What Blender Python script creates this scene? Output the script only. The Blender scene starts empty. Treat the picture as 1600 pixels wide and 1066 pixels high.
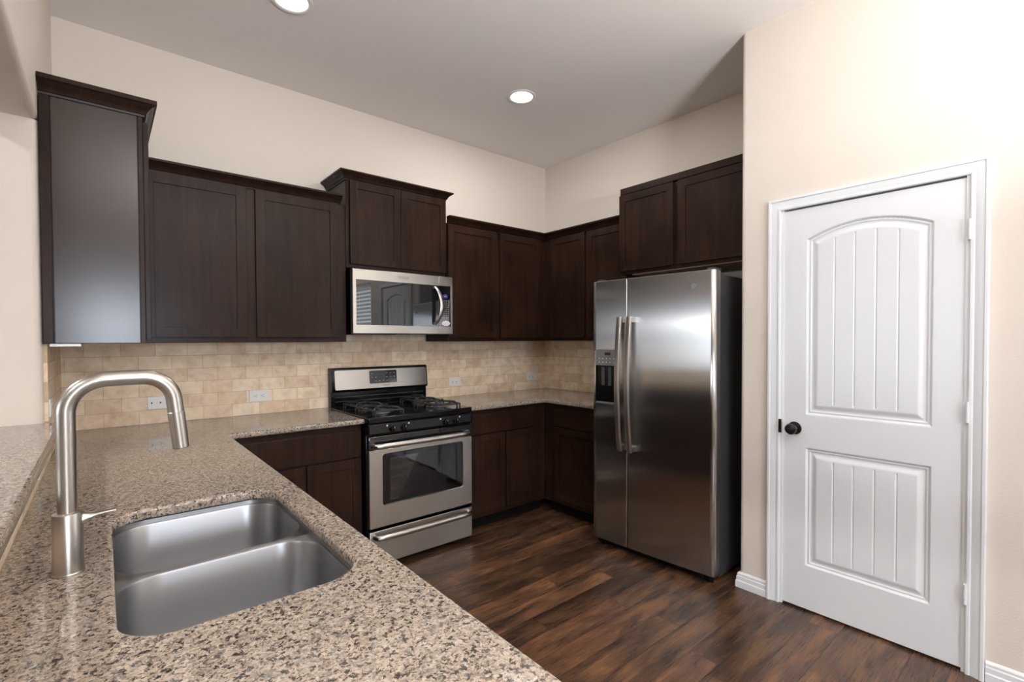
import bpy, bmesh, math, random
from mathutils import Vector, Matrix, noise
random.seed(7)
SC = bpy.context.scene
COL = SC.collection
PI = math.pi
# ------------------------------------------------------------------ camera
H = 3.047; XL = -3.515
XP = -0.622; YP = -2.176
cd = bpy.data.cameras.new('camera'); cam = bpy.data.objects.new('camera', cd); COL.objects.link(cam)
F_PX = 759.2
cd.sensor_fit = 'HORIZONTAL'; cd.sensor_width = 36.0; cd.lens = F_PX / 1600 * 36.0
cd.shift_x = 6.8 / 1600; cd.shift_y = 13.2 / 1600
cd.clip_start = 0.02; cd.clip_end = 100
yaw, pit, rol = math.radians(39.829), math.radians(-1.054), math.radians(-0.236)
fw = Vector((math.sin(yaw) * math.cos(pit), math.cos(yaw) * math.cos(pit), math.sin(pit)))
rt = Vector((math.cos(yaw), -math.sin(yaw), 0)); up = rt.cross(fw)
rt2 = math.cos(rol) * rt + math.sin(rol) * up; up2 = -math.sin(rol) * rt + math.cos(rol) * up
cam.matrix_world = Matrix(((rt2.x, up2.x, -fw.x, -3.337), (rt2.y, up2.y, -fw.y, -3.417), (rt2.z, up2.z, -fw.z, 1.379), (0, 0, 0, 1)))
SC.camera = cam
# ------------------------------------------------------------------ view and world
SC.view_settings.view_transform = 'Standard'; SC.view_settings.look = 'None'
SC.view_settings.gamma = 1; SC.view_settings.use_curve_mapping = False
SC.view_settings.exposure = -0.31
w = bpy.data.worlds.new('world'); SC.world = w; w.use_nodes = True
wb = w.node_tree.nodes['Background']; wb.inputs[0].default_value = (0.75, 0.87, 1.0, 1); wb.inputs[1].default_value = 2.0

def area(name, loc, direction, sx, sy, power, color, shape='RECTANGLE', spread=180):
    l = bpy.data.lights.new(name, 'AREA'); l.shape = shape; l.size = sx
    if shape in ('RECTANGLE', 'ELLIPSE'): l.size_y = sy
    l.energy = power; l.color = color; l.spread = math.radians(spread)
    o = bpy.data.objects.new(name, l); COL.objects.link(o); o.location = loc
    o.rotation_euler = Vector(direction).to_track_quat('-Z', 'Y').to_euler()
    return o
# daylight arriving at the windows of the dining nook (behind the camera) and of the living room (left)
area('rear_window_daylight', (-3.30, -6.98, 1.55), (0, 1, 0), 1.0, .85, 105, (0.80, 0.88, 1.0))
area('nook_window_daylight', (-0.50, -3.98, 1.45), (-1, 0, 0), 1.05, 1.35, 24, (0.92, 0.97, 1.0))
area('living_window_daylight', (-8.9, -1.6, 1.74), (1, 0, 0), 3.6, .10, 40, (0.92, 0.96, 1.0))
area('living_window_daylight', (-8.9, -1.6, 1.20), (1, 0, 0), 3.6, .75, 34, (0.88, 0.94, 1.0))
WARM = (1.0, 0.975, 0.945)
# added unseen light behind the camera, aimed up to brighten the ceiling
area('added_ceiling_uplight', (-2.2, -4.5, 1.85), (0, 0, 1), .40, .40, 195, (1.0, .98, .96), 'DISK')
# ceiling lamps: two seen over the kitchen; the others unseen, added for light
LAMPS = [(-1.108, -0.905, 15), (-2.600, -0.895, 2.5), (-1.9, -2.55, 1.5), (-2.9, -4.5, 9), (-1.6, -4.9, 6), (-5.2, -1.2, 45), (-5.2, -3.6, 45)]

# ------------------------------------------------------------------ materials
class NT:
    def __init__(s, name):
        s.m = bpy.data.materials.new(name); s.m.use_nodes = True; s.t = s.m.node_tree; s.t.nodes.clear()
        s.o = s.t.nodes.new('ShaderNodeOutputMaterial'); s.b = s.t.nodes.new('ShaderNodeBsdfPrincipled')
        s.t.links.new(s.b.outputs[0], s.o.inputs[0])
        s.pos = s.t.nodes.new('ShaderNodeNewGeometry').outputs['Position']
    def n(s, t, **k):
        x = s.t.nodes.new(t)
        for a, b in k.items(): setattr(x, a, b)
        return x
    def l(s, a, b): s.t.links.new(a, b)
    def setv(s, sock, v):
        if isinstance(v, bpy.types.NodeSocket): s.l(v, sock)
        elif isinstance(v, (tuple, list)) and len(v) == 3 and sock.type == 'RGBA': sock.default_value = (*v, 1)
        else: sock.default_value = v
    def P(s, **k):
        for a, b in k.items(): s.setv(s.b.inputs[a.replace('_', ' ')], b)
    def math(s, op, a, b=0.0, c=0.0):
        x = s.n('ShaderNodeMath', operation=op)
        for i, v in enumerate((a, b, c)):
            if i < len(x.inputs): s.setv(x.inputs[i], v)
        return x.outputs[0]
    def vmath(s, op, a, b):
        x = s.n('ShaderNodeVectorMath', operation=op); s.setv(x.inputs[0], a); s.setv(x.inputs[1], b); return x.outputs[0]
    def noise(s, vec, scale, detail=3, rough=.55, dist=0.0):
        x = s.n('ShaderNodeTexNoise'); s.l(vec, x.inputs['Vector']); x.inputs['Scale'].default_value = scale
        x.inputs['Detail'].default_value = detail; x.inputs['Roughness'].default_value = rough; x.inputs['Distortion'].default_value = dist
        return x.outputs['Fac']
    def ramp(s, fac, stops, interp='LINEAR'):
        x = s.n('ShaderNodeValToRGB'); e = x.color_ramp.elements; x.color_ramp.interpolation = interp
        while len(e) < len(stops): e.new(.5)
        for i, (p, c) in enumerate(stops):
            e[i].position = p; e[i].color = (*c, 1) if isinstance(c, tuple) else (c, c, c, 1)
        s.l(fac, x.inputs[0]); return x.outputs[0]
    def mix(s, fac, a, b, mode='MIX'):
        x = s.n('ShaderNodeMix', data_type='RGBA', blend_type=mode)
        s.setv(x.inputs[0], fac); s.setv(x.inputs[6], a); s.setv(x.inputs[7], b); return x.outputs[2]
    def bump(s, h, strength, dist):
        x = s.n('ShaderNodeBump'); x.inputs['Strength'].default_value = strength; x.inputs['Distance'].default_value = dist
        s.l(h, x.inputs['Height']); s.l(x.outputs[0], s.b.inputs['Normal']); return x
    def vec(s, v=(0, 0, 0)):
        x = s.n('ShaderNodeCombineXYZ')
        for i in range(3): s.setv(x.inputs[i], v[i])
        return x.outputs[0]
    def sep(s, v):
        x = s.n('ShaderNodeSeparateXYZ'); s.l(v, x.inputs[0]); return x.outputs

def simple(name, col, rough=.5, metal=0.0, **k):
    t = NT(name); t.P(Base_Color=col, Roughness=rough, Metallic=metal, **k); return t.m

def paint(name, col, rough=.75, scale=180, strength=.12):
    t = NT(name); t.P(Base_Color=col, Roughness=rough)
    t.bump(t.noise(t.pos, scale, 2), strength, .002); return t.m
M = {}
M['wall'] = paint('cream_wall_paint', (.72, .65, .578), .7, 150, .35)
M['ceiling'] = paint('ceiling_paint', (.88, .845, .825), .85, 110, .35)
M['white'] = paint('white_semi_gloss_paint', (.765, .785, .81), .32, 60, .02)
M['plastic'] = simple('white_plastic', (.82, .82, .80), .35)
M['slot'] = simple('dark_slot', (.03, .03, .03), .6)

def granite():
    t = NT('speckled_granite')
    warp = t.n('ShaderNodeTexNoise'); t.l(t.pos, warp.inputs['Vector']); warp.inputs['Scale'].default_value = 120
    sc = t.n('ShaderNodeVectorMath', operation='SCALE'); t.l(warp.outputs['Color'], sc.inputs[0]); sc.inputs[3].default_value = .011
    p = t.vmath('ADD', t.pos, sc.outputs[0])
    def vor(scale):
        v = t.n('ShaderNodeTexVoronoi'); t.l(p, v.inputs['Vector']); v.inputs['Scale'].default_value = scale
        return t.sep(v.outputs['Color'])[0]
    base = t.ramp(vor(150), [(0, (.06, .05, .045)), (.07, (.20, .16, .135)), (.17, (.38, .30, .24)), (.32, (.53, .40, .31)), (.50, (.60, .49, .39)), (.70, (.50, .44, .385)), (.84, (.66, .57, .48)), (.94, (.70, .64, .57))], 'CONSTANT')
    fine = t.ramp(vor(330), [(0, (.06, .05, .045)), (.12, (.26, .20, .165)), (.30, (.50, .39, .305)), (.58, (.60, .50, .41)), (.84, (.70, .62, .53))], 'CONSTANT')
    c = t.mix(.58, base, fine)
    dk = t.ramp(t.noise(p, 115, 3, .6), [(.560, 0.0), (.585, 1.0)])
    c = t.mix(t.math('MULTIPLY', dk, .9), c, (.035, .03, .03))
    gr = t.ramp(t.noise(t.vmath('ADD', p, (5, 3, 1)), 70, 3, .6), [(.55, 0.0), (.60, 1.0)])
    c = t.mix(t.math('MULTIPLY', gr, .45), c, (.27, .245, .225))
    big = t.ramp(t.noise(t.pos, 4, 2), [(.3, (.93, .93, .93)), (.7, (1.05, 1.02, 1.0))])
    c = t.mix(1.0, c, big, 'MULTIPLY')
    c = t.mix(1.0, c, (.72, .73, .73), 'MULTIPLY')
    t.P(Base_Color=c, Roughness=.085, Specular_IOR_Level=.55)
    return t.m
M['granite'] = granite()

def tile(name, axis):
    t = NT(name); x, y, z = t.sep(t.pos)
    v = t.vec((t.math('ADD', x if axis == 'x' else y, .037), t.math('SUBTRACT', z, .9155), 0.0))
    b = t.n('ShaderNodeTexBrick'); t.l(v, b.inputs['Vector']); b.offset = .5
    b.inputs['Scale'].default_value = 1; b.inputs['Brick Width'].default_value = .1535; b.inputs['Row Height'].default_value = .0768
    b.inputs['Mortar Size'].default_value = .0014; b.inputs['Mortar Smooth'].default_value = .3; b.inputs['Bias'].default_value = -.25
    b.inputs['Color1'].default_value = (.90, .745, .56, 1); b.inputs['Color2'].default_value = (.70, .51, .345, 1); b.inputs['Mortar'].default_value = (.56, .43, .30, 1)
    cloud = t.ramp(t.noise(t.pos, 14, 5, .6, .4), [(.3, (.82, .76, .68)), (.52, (1, 1, 1)), (.72, (1.12, 1.14, 1.20))])
    c = t.mix(1.0, b.outputs['Color'], cloud, 'MULTIPLY')
    pit_ = t.ramp(t.noise(t.pos, 90, 3, .65), [(.66, 0.0), (.70, 1.0)])
    c = t.mix(t.math('MULTIPLY', pit_, .35), c, (.30, .20, .12))
    t.P(Base_Color=c, Roughness=.55)
    h = t.math('SUBTRACT', t.math('SUBTRACT', 1.0, b.outputs['Fac']), t.math('MULTIPLY', pit_, .5))
    t.bump(h, .5, .002); return t.m
M['tile_x'] = tile('travertine_tile_back', 'x'); M['tile_y'] = tile('travertine_tile_side', 'y')

def floor_mat():
    t = NT('dark_hickory_plank_floor'); x, y, z = t.sep(t.pos); W = .1275; L = 1.22
    ry = t.math('DIVIDE', y, W); row = t.math('FLOOR', ry)
    wn = t.n('ShaderNodeTexWhiteNoise', noise_dimensions='1D'); t.l(row, wn.inputs['W'])
    rx = t.math('ADD', t.math('DIVIDE', x, L), wn.outputs['Value']); colm = t.math('FLOOR', rx)
    w2 = t.n('ShaderNodeTexWhiteNoise', noise_dimensions='2D'); t.l(t.vec((row, colm, 0.0)), w2.inputs['Vector'])
    rnd = w2.outputs['Value']; off = t.math('MULTIPLY', rnd, 37.0)
    g = t.vec((t.math('ADD', t.math('MULTIPLY', x, 1.9), off), t.math('ADD', t.math('MULTIPLY', y, 8.5), off), off))
    grain = t.noise(g, 1.6, 5, .58, .5)
    g2 = t.vec((t.math('MULTIPLY', x, 3.0), t.math('MULTIPLY', y, 90.0), off))
    fine = t.noise(g2, 3.0, 4, .6)
    c = t.ramp(grain, [(.28, (.022, .013, .010)), (.42, (.055, .030, .019)), (.54, (.098, .050, .027)), (.66, (.165, .085, .042)), (.80, (.09, .047, .026))])
    c = t.mix(1.0, c, t.ramp(fine, [(.3, .80), (.7, 1.12)]), 'MULTIPLY')
    c = t.mix(1.0, c, t.ramp(rnd, [(0, (.58, .56, .56)), (.5, (.98, .96, .95)), (1, (1.5, 1.38, 1.28))]), 'MULTIPLY')
    fy = t.math('FRACT', ry); ey = t.math('MINIMUM', fy, t.math('SUBTRACT', 1.0, fy))
    fx = t.math('FRACT', rx); ex = t.math('MINIMUM', fx, t.math('SUBTRACT', 1.0, fx))
    gap = t.math('MAXIMUM', t.math('LESS_THAN', ey, .013), t.math('LESS_THAN', ex, .0014))
    c = t.mix(t.math('MULTIPLY', gap, .75), c, (.015, .008, .005))
    t.P(Base_Color=c, Roughness=t.ramp(fine, [(.3, .24), (.7, .34)]), Specular_IOR_Level=.5)
    t.bump(t.math('SUBTRACT', t.math('MULTIPLY', fine, .25), gap), .25, .001)
    return t.m
M['floor'] = floor_mat()

def espresso(name, rough=.3, mul=1.0, spec=.16, bmp=.05):
    t = NT(name); x, y, z = t.sep(t.pos)
    g = t.vec((t.math('MULTIPLY', x, 26.0), t.math('MULTIPLY', y, 26.0), t.math('MULTIPLY', z, 1.8)))
    a = t.noise(g, 1.0, 5, .6, .8)
    if not bmp: g = t.vec((t.math('MULTIPLY', x, 9.0), t.math('MULTIPLY', y, 9.0), t.math('MULTIPLY', z, .8))); a = t.noise(g, 1.0, 2, .5)
    f = t.noise(t.vec((t.math('MULTIPLY', x, 160.0), t.math('MULTIPLY', y, 160.0), t.math('MULTIPLY', z, 9.0))), 1.0, 3)
    blot = t.noise(t.pos, 3.5, 3)
    c = t.ramp(a, [(.3, (.0150 * mul, .0072 * mul, .0048 * mul)), (.7, (.0310 * mul, .0142 * mul, .0090 * mul))])
    if bmp: c = t.mix(1.0, c, t.ramp(f, [(.3, .88), (.7, 1.1)]), 'MULTIPLY')
    c = t.mix(1.0, c, t.ramp(blot, [(.3, .72), (.7, 1.32)]), 'MULTIPLY')
    t.P(Base_Color=c, Roughness=rough, Specular_IOR_Level=spec)
    if bmp: t.bump(t.noise(t.pos, 420, 2), bmp, .0005)
    return t.m
M['wood'] = espresso('espresso_stained_maple'); M['wood_side'] = simple('espresso_side_panel', (.024, .0135, .0105), .22, Specular_IOR_Level=.5)
M['kick'] = simple('black_toe_kick', (.006, .0045, .004), .7, Specular_IOR_Level=.1)
M['rawwood'] = simple('unfinished_plywood', (.42, .28, .17), .7)

def steel(name, col, rough, aniso=0.0, tan=None, sx=None):
    t = NT(name); t.P(Base_Color=col, Metallic=1.0, Roughness=rough)
    if aniso:
        t.P(Anisotropic=aniso); t.l(t.vec(tan), t.b.inputs['Tangent'])
    if sx:
        n = t.noise(t.vmath('MULTIPLY', t.pos, sx), 1.0, 3); t.P(Roughness=t.ramp(n, [(.3, rough * .85), (.7, rough * 1.2)]))
    return t.m
M['fridge_steel'] = steel('stainless_steel_refrigerator', (.50, .49, .48), .21, 1.0, (0, 1, 0))
M['steel'] = steel('stainless_steel_range', (.50, .47, .435), .32, .7, (0, 0, 1))
M['handle_steel'] = steel('satin_steel_handle', (.56, .53, .50), .28)
M['sink_steel'] = steel('brushed_sink_steel', (.365, .37, .38), .38, .7, (0, 0, 1))
M['nickel'] = steel('brushed_nickel', (.44, .41, .37), .32)
M['chrome'] = steel('bright_edge_steel', (.8, .8, .8), .12)
M['black'] = simple('black_enamel', (.004, .004, .0045), .12, Specular_IOR_Level=.25)
M['black_glass'] = simple('black_glass', (.006, .006, .007), .04, Specular_IOR_Level=.7)
M['iron'] = simple('cast_iron', (.018, .018, .02), .5)
M['fridge_side'] = paint('charcoal_textured_side', (.035, .036, .04), .4, 400, .1)
M['dgrey'] = simple('dark_grey_plastic', (.05, .052, .055), .3)
M['fascia'] = simple('dark_fascia', (.013, .013, .014), .2, Specular_IOR_Level=.35)
M['mgrey'] = simple('grey_control_plastic', (.16, .165, .17), .35)
M['bronze'] = simple('oil_rubbed_bronze', (.022, .019, .017), .28, .6)
M['print'] = simple('pale_print', (.55, .55, .55), .5)
M['logo'] = simple('logo_grey', (.22, .21, .2), .4, .4)
M['rack'] = steel('oven_rack_steel', (.9, .78, .55), .35)
M['cavity'] = simple('oven_enamel', (.36, .38, .40), .4)
def emit(name, col, s):
    t = NT(name); t.P(Base_Color=(.02, .02, .02), Emission_Color=col, Emission_Strength=s); return t.m
M['lens'] = emit('lamp_lens', (1, .95, .88), 12); M['blue'] = emit('blue_display', (.01, .025, .5), .35)
M['ring_white'] = simple('light_trim', (.85, .83, .80), .4)
def glass(name, tint, tr):
    m = bpy.data.materials.new(name); m.use_nodes = True; t = m.node_tree; t.nodes.clear()
    o = t.nodes.new('ShaderNodeOutputMaterial'); mx = t.nodes.new('ShaderNodeMixShader')
    a = t.nodes.new('ShaderNodeBsdfTransparent'); a.inputs[0].default_value = (*tint, 1)
    g = t.nodes.new('ShaderNodeBsdfGlossy'); g.inputs['Roughness'].default_value = .03
    fr = t.nodes.new('ShaderNodeFresnel'); fr.inputs[0].default_value = tr
    t.links.new(fr.outputs[0], mx.inputs[0]); t.links.new(a.outputs[0], mx.inputs[1]); t.links.new(g.outputs[0], mx.inputs[2]); t.links.new(mx.outputs[0], o.inputs[0])
    return m
M['oven_glass'] = glass('smoked_oven_glass', (.62, .64, .66), 1.9)
M['mw_glass'] = simple('microwave_glass', (.010, .011, .012), .03, Specular_IOR_Level=.8, IOR=1.5)
M['blind'] = simple('white_blind_slat', (.8, .8, .76), .5)

# ------------------------------------------------------------------ mesh helpers
def newbm(): return bmesh.new()
def merge(bm, tmp, mat=None, flat=False):
    tmp.normal_update()
    for f in tmp.faces:
        n = f.normal; f.smooth = not (flat and max(abs(n.x), abs(n.y), abs(n.z)) > .9995)
    if mat is not None: bmesh.ops.transform(tmp, matrix=mat, verts=tmp.verts)
    me = bpy.data.meshes.new('tmp'); tmp.to_mesh(me); tmp.free(); bm.from_mesh(me); bpy.data.meshes.remove(me)
def box(bm, x0, x1, y0, y1, z0, z1, bev=0.0, seg=2, mat=None):
    t = bmesh.new(); bmesh.ops.create_cube(t, size=1)
    for v in t.verts:
        v.co = Vector(((x0 + x1) / 2 + v.co.x * abs(x1 - x0), (y0 + y1) / 2 + v.co.y * abs(y1 - y0), (z0 + z1) / 2 + v.co.z * abs(z1 - z0)))
    if bev: bmesh.ops.bevel(t, geom=t.edges[:], offset=bev, segments=seg, affect='EDGES', profile=.5)
    merge(bm, t, mat, True)
def extrude(bm, pts, z0, z1, bev=0.0, seg=2, mat=None, vertical_bev=0.0):
    """polygon in plan extruded upwards"""
    t = bmesh.new(); vs = [t.verts.new((p[0], p[1], z0)) for p in pts]; f = t.faces.new(vs)
    r = bmesh.ops.extrude_face_region(t, geom=[f]); nv = [g for g in r['geom'] if isinstance(g, bmesh.types.BMVert)]
    for v in nv: v.co.z = z1
    bmesh.ops.recalc_face_normals(t, faces=t.faces)
    if bev:
        es = [e for e in t.edges if abs(e.verts[0].co.z - e.verts[1].co.z) < 1e-6]
        bmesh.ops.bevel(t, geom=es, offset=bev, segments=seg, affect='EDGES', profile=.5)
    merge(bm, t, mat, True)
def loft(bm, loops, closed=True, cap0=False, cap1=False, mat=None):
    t = bmesh.new(); L = [[t.verts.new(p) for p in lp] for lp in loops]; n = len(L[0])
    for a, b in zip(L[:-1], L[1:]):
        for i in range(n if closed else n - 1):
            j = (i + 1) % n
            t.faces.new((a[i], a[j], b[j], b[i]))
    if cap0: t.faces.new(L[0][::-1])
    if cap1: t.faces.new(L[-1])
    bmesh.ops.recalc_face_normals(t, faces=t.faces); merge(bm, t, mat)
def tube(bm, pts, r, n=16, caps=True, mat=None, sq=None):
    pts = [Vector(p) for p in pts]; rs = r if isinstance(r, (list, tuple)) else [r] * len(pts)
    loops = []; ref = None
    for i, p in enumerate(pts):
        d = (pts[min(i + 1, len(pts) - 1)] - pts[max(i - 1, 0)]).normalized()
        if ref is None:
            ref = Vector((0, 0, 1)) if abs(d.z) < .9 else Vector((1, 0, 0))
        a = (ref - d * ref.dot(d)).normalized(); b = d.cross(a); ref = a
        ka, kb = sq if sq else (1, 1)
        loops.append([p + a * math.cos(2 * PI * k / n) * rs[i] * ka + b * math.sin(2 * PI * k / n) * rs[i] * kb for k in range(n)])
    loft(bm, loops, True, caps, caps, mat)
def lathe(bm, prof, n=32, mat=None):
    """profile of (r, z) turned about Z"""
    t = bmesh.new(); L = [[t.verts.new((r * math.cos(2 * PI * k / n), r * math.sin(2 * PI * k / n), z)) for k in range(n)] for r, z in prof]
    for a, b in zip(L[:-1], L[1:]):
        for i in range(n): t.faces.new((a[i], a[(i + 1) % n], b[(i + 1) % n], b[i]))
    if prof[0][0] > 1e-5: t.faces.new(L[0][::-1])
    if prof[-1][0] > 1e-5: t.faces.new(L[-1])
    bmesh.ops.remove_doubles(t, verts=t.verts, dist=1e-6); bmesh.ops.recalc_face_normals(t, faces=t.faces); merge(bm, t, mat)
def rrect(x0, x1, y0, y1, r, n=8):
    out = []
    for cx, cy, a0 in ((x1 - r, y1 - r, 0), (x0 + r, y1 - r, 90), (x0 + r, y0 + r, 180), (x1 - r, y0 + r, 270)):
        for k in range(n + 1):
            a = math.radians(a0 + 90 * k / n); out.append((cx + r * math.cos(a), cy + r * math.sin(a)))
    return out
def sweep_plan(bm, path, prof):
    """profile (d outward to the right of travel, z) swept along plan path with mitres"""
    P = [Vector((*p, 0)) for p in path]; nrm = []
    for i in range(len(P) - 1):
        d = (P[i + 1] - P[i]).normalized(); nrm.append(Vector((d.y, -d.x, 0)))
    loops = []
    for i, p in enumerate(P):
        if i == 0: m = nrm[0]
        elif i == len(P) - 1: m = nrm[-1]
        else:
            m = (nrm[i - 1] + nrm[i]); m = m / m.dot(nrm[i])
        loops.append([(p.x + m.x * d, p.y + m.y * d, z) for d, z in prof])
    loft(bm, loops, True, True, True)
def text_bm(bm, s, size, mat, depth=.0006):
    cu = bpy.data.curves.new('t', 'FONT'); cu.body = s; cu.size = size; cu.align_x = 'CENTER'; cu.align_y = 'CENTER'; cu.extrude = depth
    o = bpy.data.objects.new('t', cu); COL.objects.link(o); bpy.context.view_layer.update()
    me = bpy.data.meshes.new_from_object(o.evaluated_get(bpy.context.evaluated_depsgraph_get()))
    bpy.data.objects.remove(o); t = bmesh.new(); t.from_mesh(me); bpy.data.meshes.remove(me); merge(bm, t, mat)
ORG = {}
def thing(name, label, cat, loc=(0, 0, 0), rz=0.0, group=None, kind=None):
    o = bpy.data.objects.new(name, None); COL.objects.link(o); o.location = loc; o.rotation_euler = (0, 0, rz); o.empty_display_size = .1
    tag(o, label, cat, group, kind); ORG[o.name] = Vector(loc) if not rz else Vector((0, 0, 0)); return o
def tag(o, label=None, cat=None, group=None, kind=None):
    if label: o['label'] = label
    if cat: o['category'] = cat
    if group: o['group'] = group
    if kind: o['kind'] = kind
    return o
def obj(name, bm, mat, parent=None, smooth=True, label=None, local=False, keep=False):
    """link a bmesh written in world coordinates (or in the thing's own when local)"""
    bmesh.ops.remove_doubles(bm, verts=bm.verts, dist=1e-6) if not keep else None
    me = bpy.data.meshes.new(name)
    off = Vector((0, 0, 0))
    if parent is not None and not local: off = ORG.get(parent.name, Vector((0, 0, 0)))
    if off.length: bmesh.ops.translate(bm, vec=-off, verts=bm.verts)
    bm.to_mesh(me); bm.free()
    if smooth:
        fl = [0] * len(me.polygons); me.polygons.foreach_get('use_smooth', fl)
        me.set_sharp_from_angle(angle=math.radians(32)); me.polygons.foreach_set('use_smooth', fl)
    me.materials.append(mat); o = bpy.data.objects.new(name, me); COL.objects.link(o)
    if parent is not None:
        o.parent = parent; ORG[o.name] = off
    else: ORG[o.name] = Vector((0, 0, 0))
    if label: o['label'] = label
    return o
def struct(name, bm, mat, label, cat):
    return tag(obj(name, bm, mat), label, cat, kind='structure')
def copy_tree(o, parent=None):
    c = o.copy(); COL.objects.link(c)
    if parent is not None: c.parent = parent
    for ch in list(o.children):
        if ch is not c: copy_tree(ch, c)
    return c

# ------------------------------------------------------------------ the room
b = newbm(); box(b, -9.2, 0.3, -7.2, 2.2, -.06, 0)
struct('floor', b, M['floor'], 'dark brown wood plank floor running across the kitchen', 'floor')
b = newbm(); box(b, -9.2, 0.3, -7.2, 2.2, H, H + .08)
struct('ceiling', b, M['ceiling'], 'high beige textured ceiling over the kitchen', 'ceiling')
b = newbm(); box(b, XL - .25, 0.12, 0, .12, 0, H)
struct('wall_back', b, M['wall'], 'cream wall behind the stove and the long row of cabinets', 'wall')
b = newbm(); box(b, 0, .12, YP - .12, 0, 0, H)
struct('wall_right', b, M['wall'], 'cream wall behind the refrigerator', 'wall')
# left wall: stub beside the tall cabinet, header over the pass-through, knee wall below the bar
TW = .25; SZ = 2.23; YJ = -.83
b = newbm(); r = .022
pts = [(XL - TW, 0), (XL - TW, YJ)] + [(XL - r + r * math.sin(a), YJ + r - r * math.cos(a)) for a in [PI / 2 * k / 6 for k in range(7)]] + [(XL, 0)]
extrude(b, pts, 0, SZ)
# header (profile in x-z, run along y)
hp = [(XL - TW, SZ), (XL - TW, H), (XL, H)] + [(XL - r + r * math.cos(a), SZ + r - r * math.sin(a)) for a in [PI / 2 * k / 6 for k in range(7)]]
loft(b, [[(x, 0, z) for x, z in hp], [(x, -4.7, z) for x, z in hp]], True, True, True)
box(b, XL - .13, XL, YJ, -3.25, 0, 1.034)
box(b, XL - TW, XL, -4.7, -5.0, 0, H)
struct('wall_left', b, M['wall'], 'cream wall at the left with the pass-through opening over the raised bar', 'wall')
# pantry wall with the door opening
DY0, DY1, DZ = -2.385, -3.100, 2.045
b = newbm()
pts = [(XP + .11, DY0 ), (XP, DY0)] + [(XP + r - r * math.cos(a), YP - r + r * math.sin(a)) for a in [PI / 2 * k / 6 for k in range(7)]] + [(0.0, YP), (0.0, YP - .11), (XP + .11, YP - .11)]
extrude(b, pts, 0, H)
box(b, XP, XP + .11, DY1, DY0, DZ, H)
box(b, XP, XP + .11, -3.44, DY1, 0, H)
box(b, XP, XP + .11, -4.52, -3.44, 0, .75); box(b, XP, XP + .11, -4.52, -3.44, 2.15, H)
box(b, XP, XP + .11, -7.0, -4.52, 0, H)
struct('wall_pantry', b, M['wall'], 'cream wall that holds the white pantry door', 'wall')
b = newbm(); box(b, XP + .2, XP + .22, -3.3, -2.28, 0, H)
struct('wall_pantry_inside', b, M['wall'], 'inside of the closed pantry behind the white door', 'wall')
# rear wall with a window, living room walls
b = newbm()
box(b, -9.0, -4.1, -7.12, -7.0, 0, H); box(b, -2.5, XP + .11, -7.12, -7.0, 0, H)
box(b, -4.1, -2.5, -7.12, -7.0, 0, .7); box(b, -4.1, -2.5, -7.12, -7.0, 2.3, H)
struct('wall_rear', b, M['wall'], 'cream wall behind the dining nook', 'wall')
b = newbm()
box(b, -9.12, -9.0, -7.12, -3.5, 0, H); box(b, -9.12, -9.0, .3, 2.1, 0, H); box(b, -9.12, -9.0, -3.5, .3, 0, .85); box(b, -9.12, -9.0, -3.5, .3, 2.25, H)
box(b, -9.12, XL - TW, 2.0, 2.12, 0, H); box(b, XL - TW, XL - TW + .1, .12, 2.0, 0, H)
struct('wall_living', b, M['wall'], 'cream wall of the living room beyond the bar', 'wall')
def window(name, bm_frame, label):
    return tag(obj(name, bm_frame, M['white']), label, 'window', kind='structure')
b = newbm()
for x in (-4.1, -3.33, -2.54): box(b, x, x + .05, -7.06, -7.02, .7, 2.3)
for z in (.7, 1.5, 2.26): box(b, -4.1, -2.5, -7.06, -7.02, z, z + .04)
window('window_1', b, 'white framed window at the end of the dining nook')
b = newbm()
for y in (-3.5, -2.25, -1.0, .25): box(b, -9.06, -9.02, y, y + .05, .85, 2.25)
for z in (.85, 1.5, 2.21): box(b, -9.06, -9.02, -3.5, .3, z, z + .04)
window('window_2', b, 'white framed window of the living room')
b = newbm()
for y in (-4.52, -3.49): box(b, XP + .04, XP + .08, y, y + .05, .75, 2.15)
for z in (.75, 1.44, 2.10): box(b, XP + .04, XP + .08, -4.52, -3.44, z, z + .05)
wn = window('window_3', b, 'white framed window with blinds beside the pantry door')
b = newbm()
for k in range(26):
    z = .80 + k * .051
    box(b, -.0225, .0225, -4.46, -3.50, -.0015, .0015, mat=Matrix.Translation((XP + .03, 0, z)) @ Matrix.Rotation(math.radians(28), 4, 'Y'))
obj('blind', b, M['blind'], wn)

# baseboards
bp = [(0, 0), (.014, 0), (.014, .058), (.011, .064), (.011, .072), (.007, .080), (.004, .090), (0, .092)]
bp2 = [(0, 0), (.016, 0), (.016, .035), (.012, .040), (.012, .060), (.009, .064), (.009, .074), (.004, .082), (0, .084)]
b = newbm(); sweep_plan(b, [(XP, DY0 + .052), (XP, YP), (-.06, YP)][::1], [(-d, z) for d, z in bp2])
def fixside(bm): bmesh.ops.recalc_face_normals(bm, faces=bm.faces)
fixside(b)
struct('baseboard_pantry', b, M['white'], 'short white ribbed baseboard wrapping the wall corner beside the refrigerator', 'baseboard')
b = newbm(); sweep_plan(b, [(XP, DY1 - .062), (XP, -6.99)], [(d, z) for d, z in bp2]); fixside(b)
struct('baseboard_right', b, M['white'], 'white ribbed baseboard at the right of the pantry door', 'baseboard')
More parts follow.
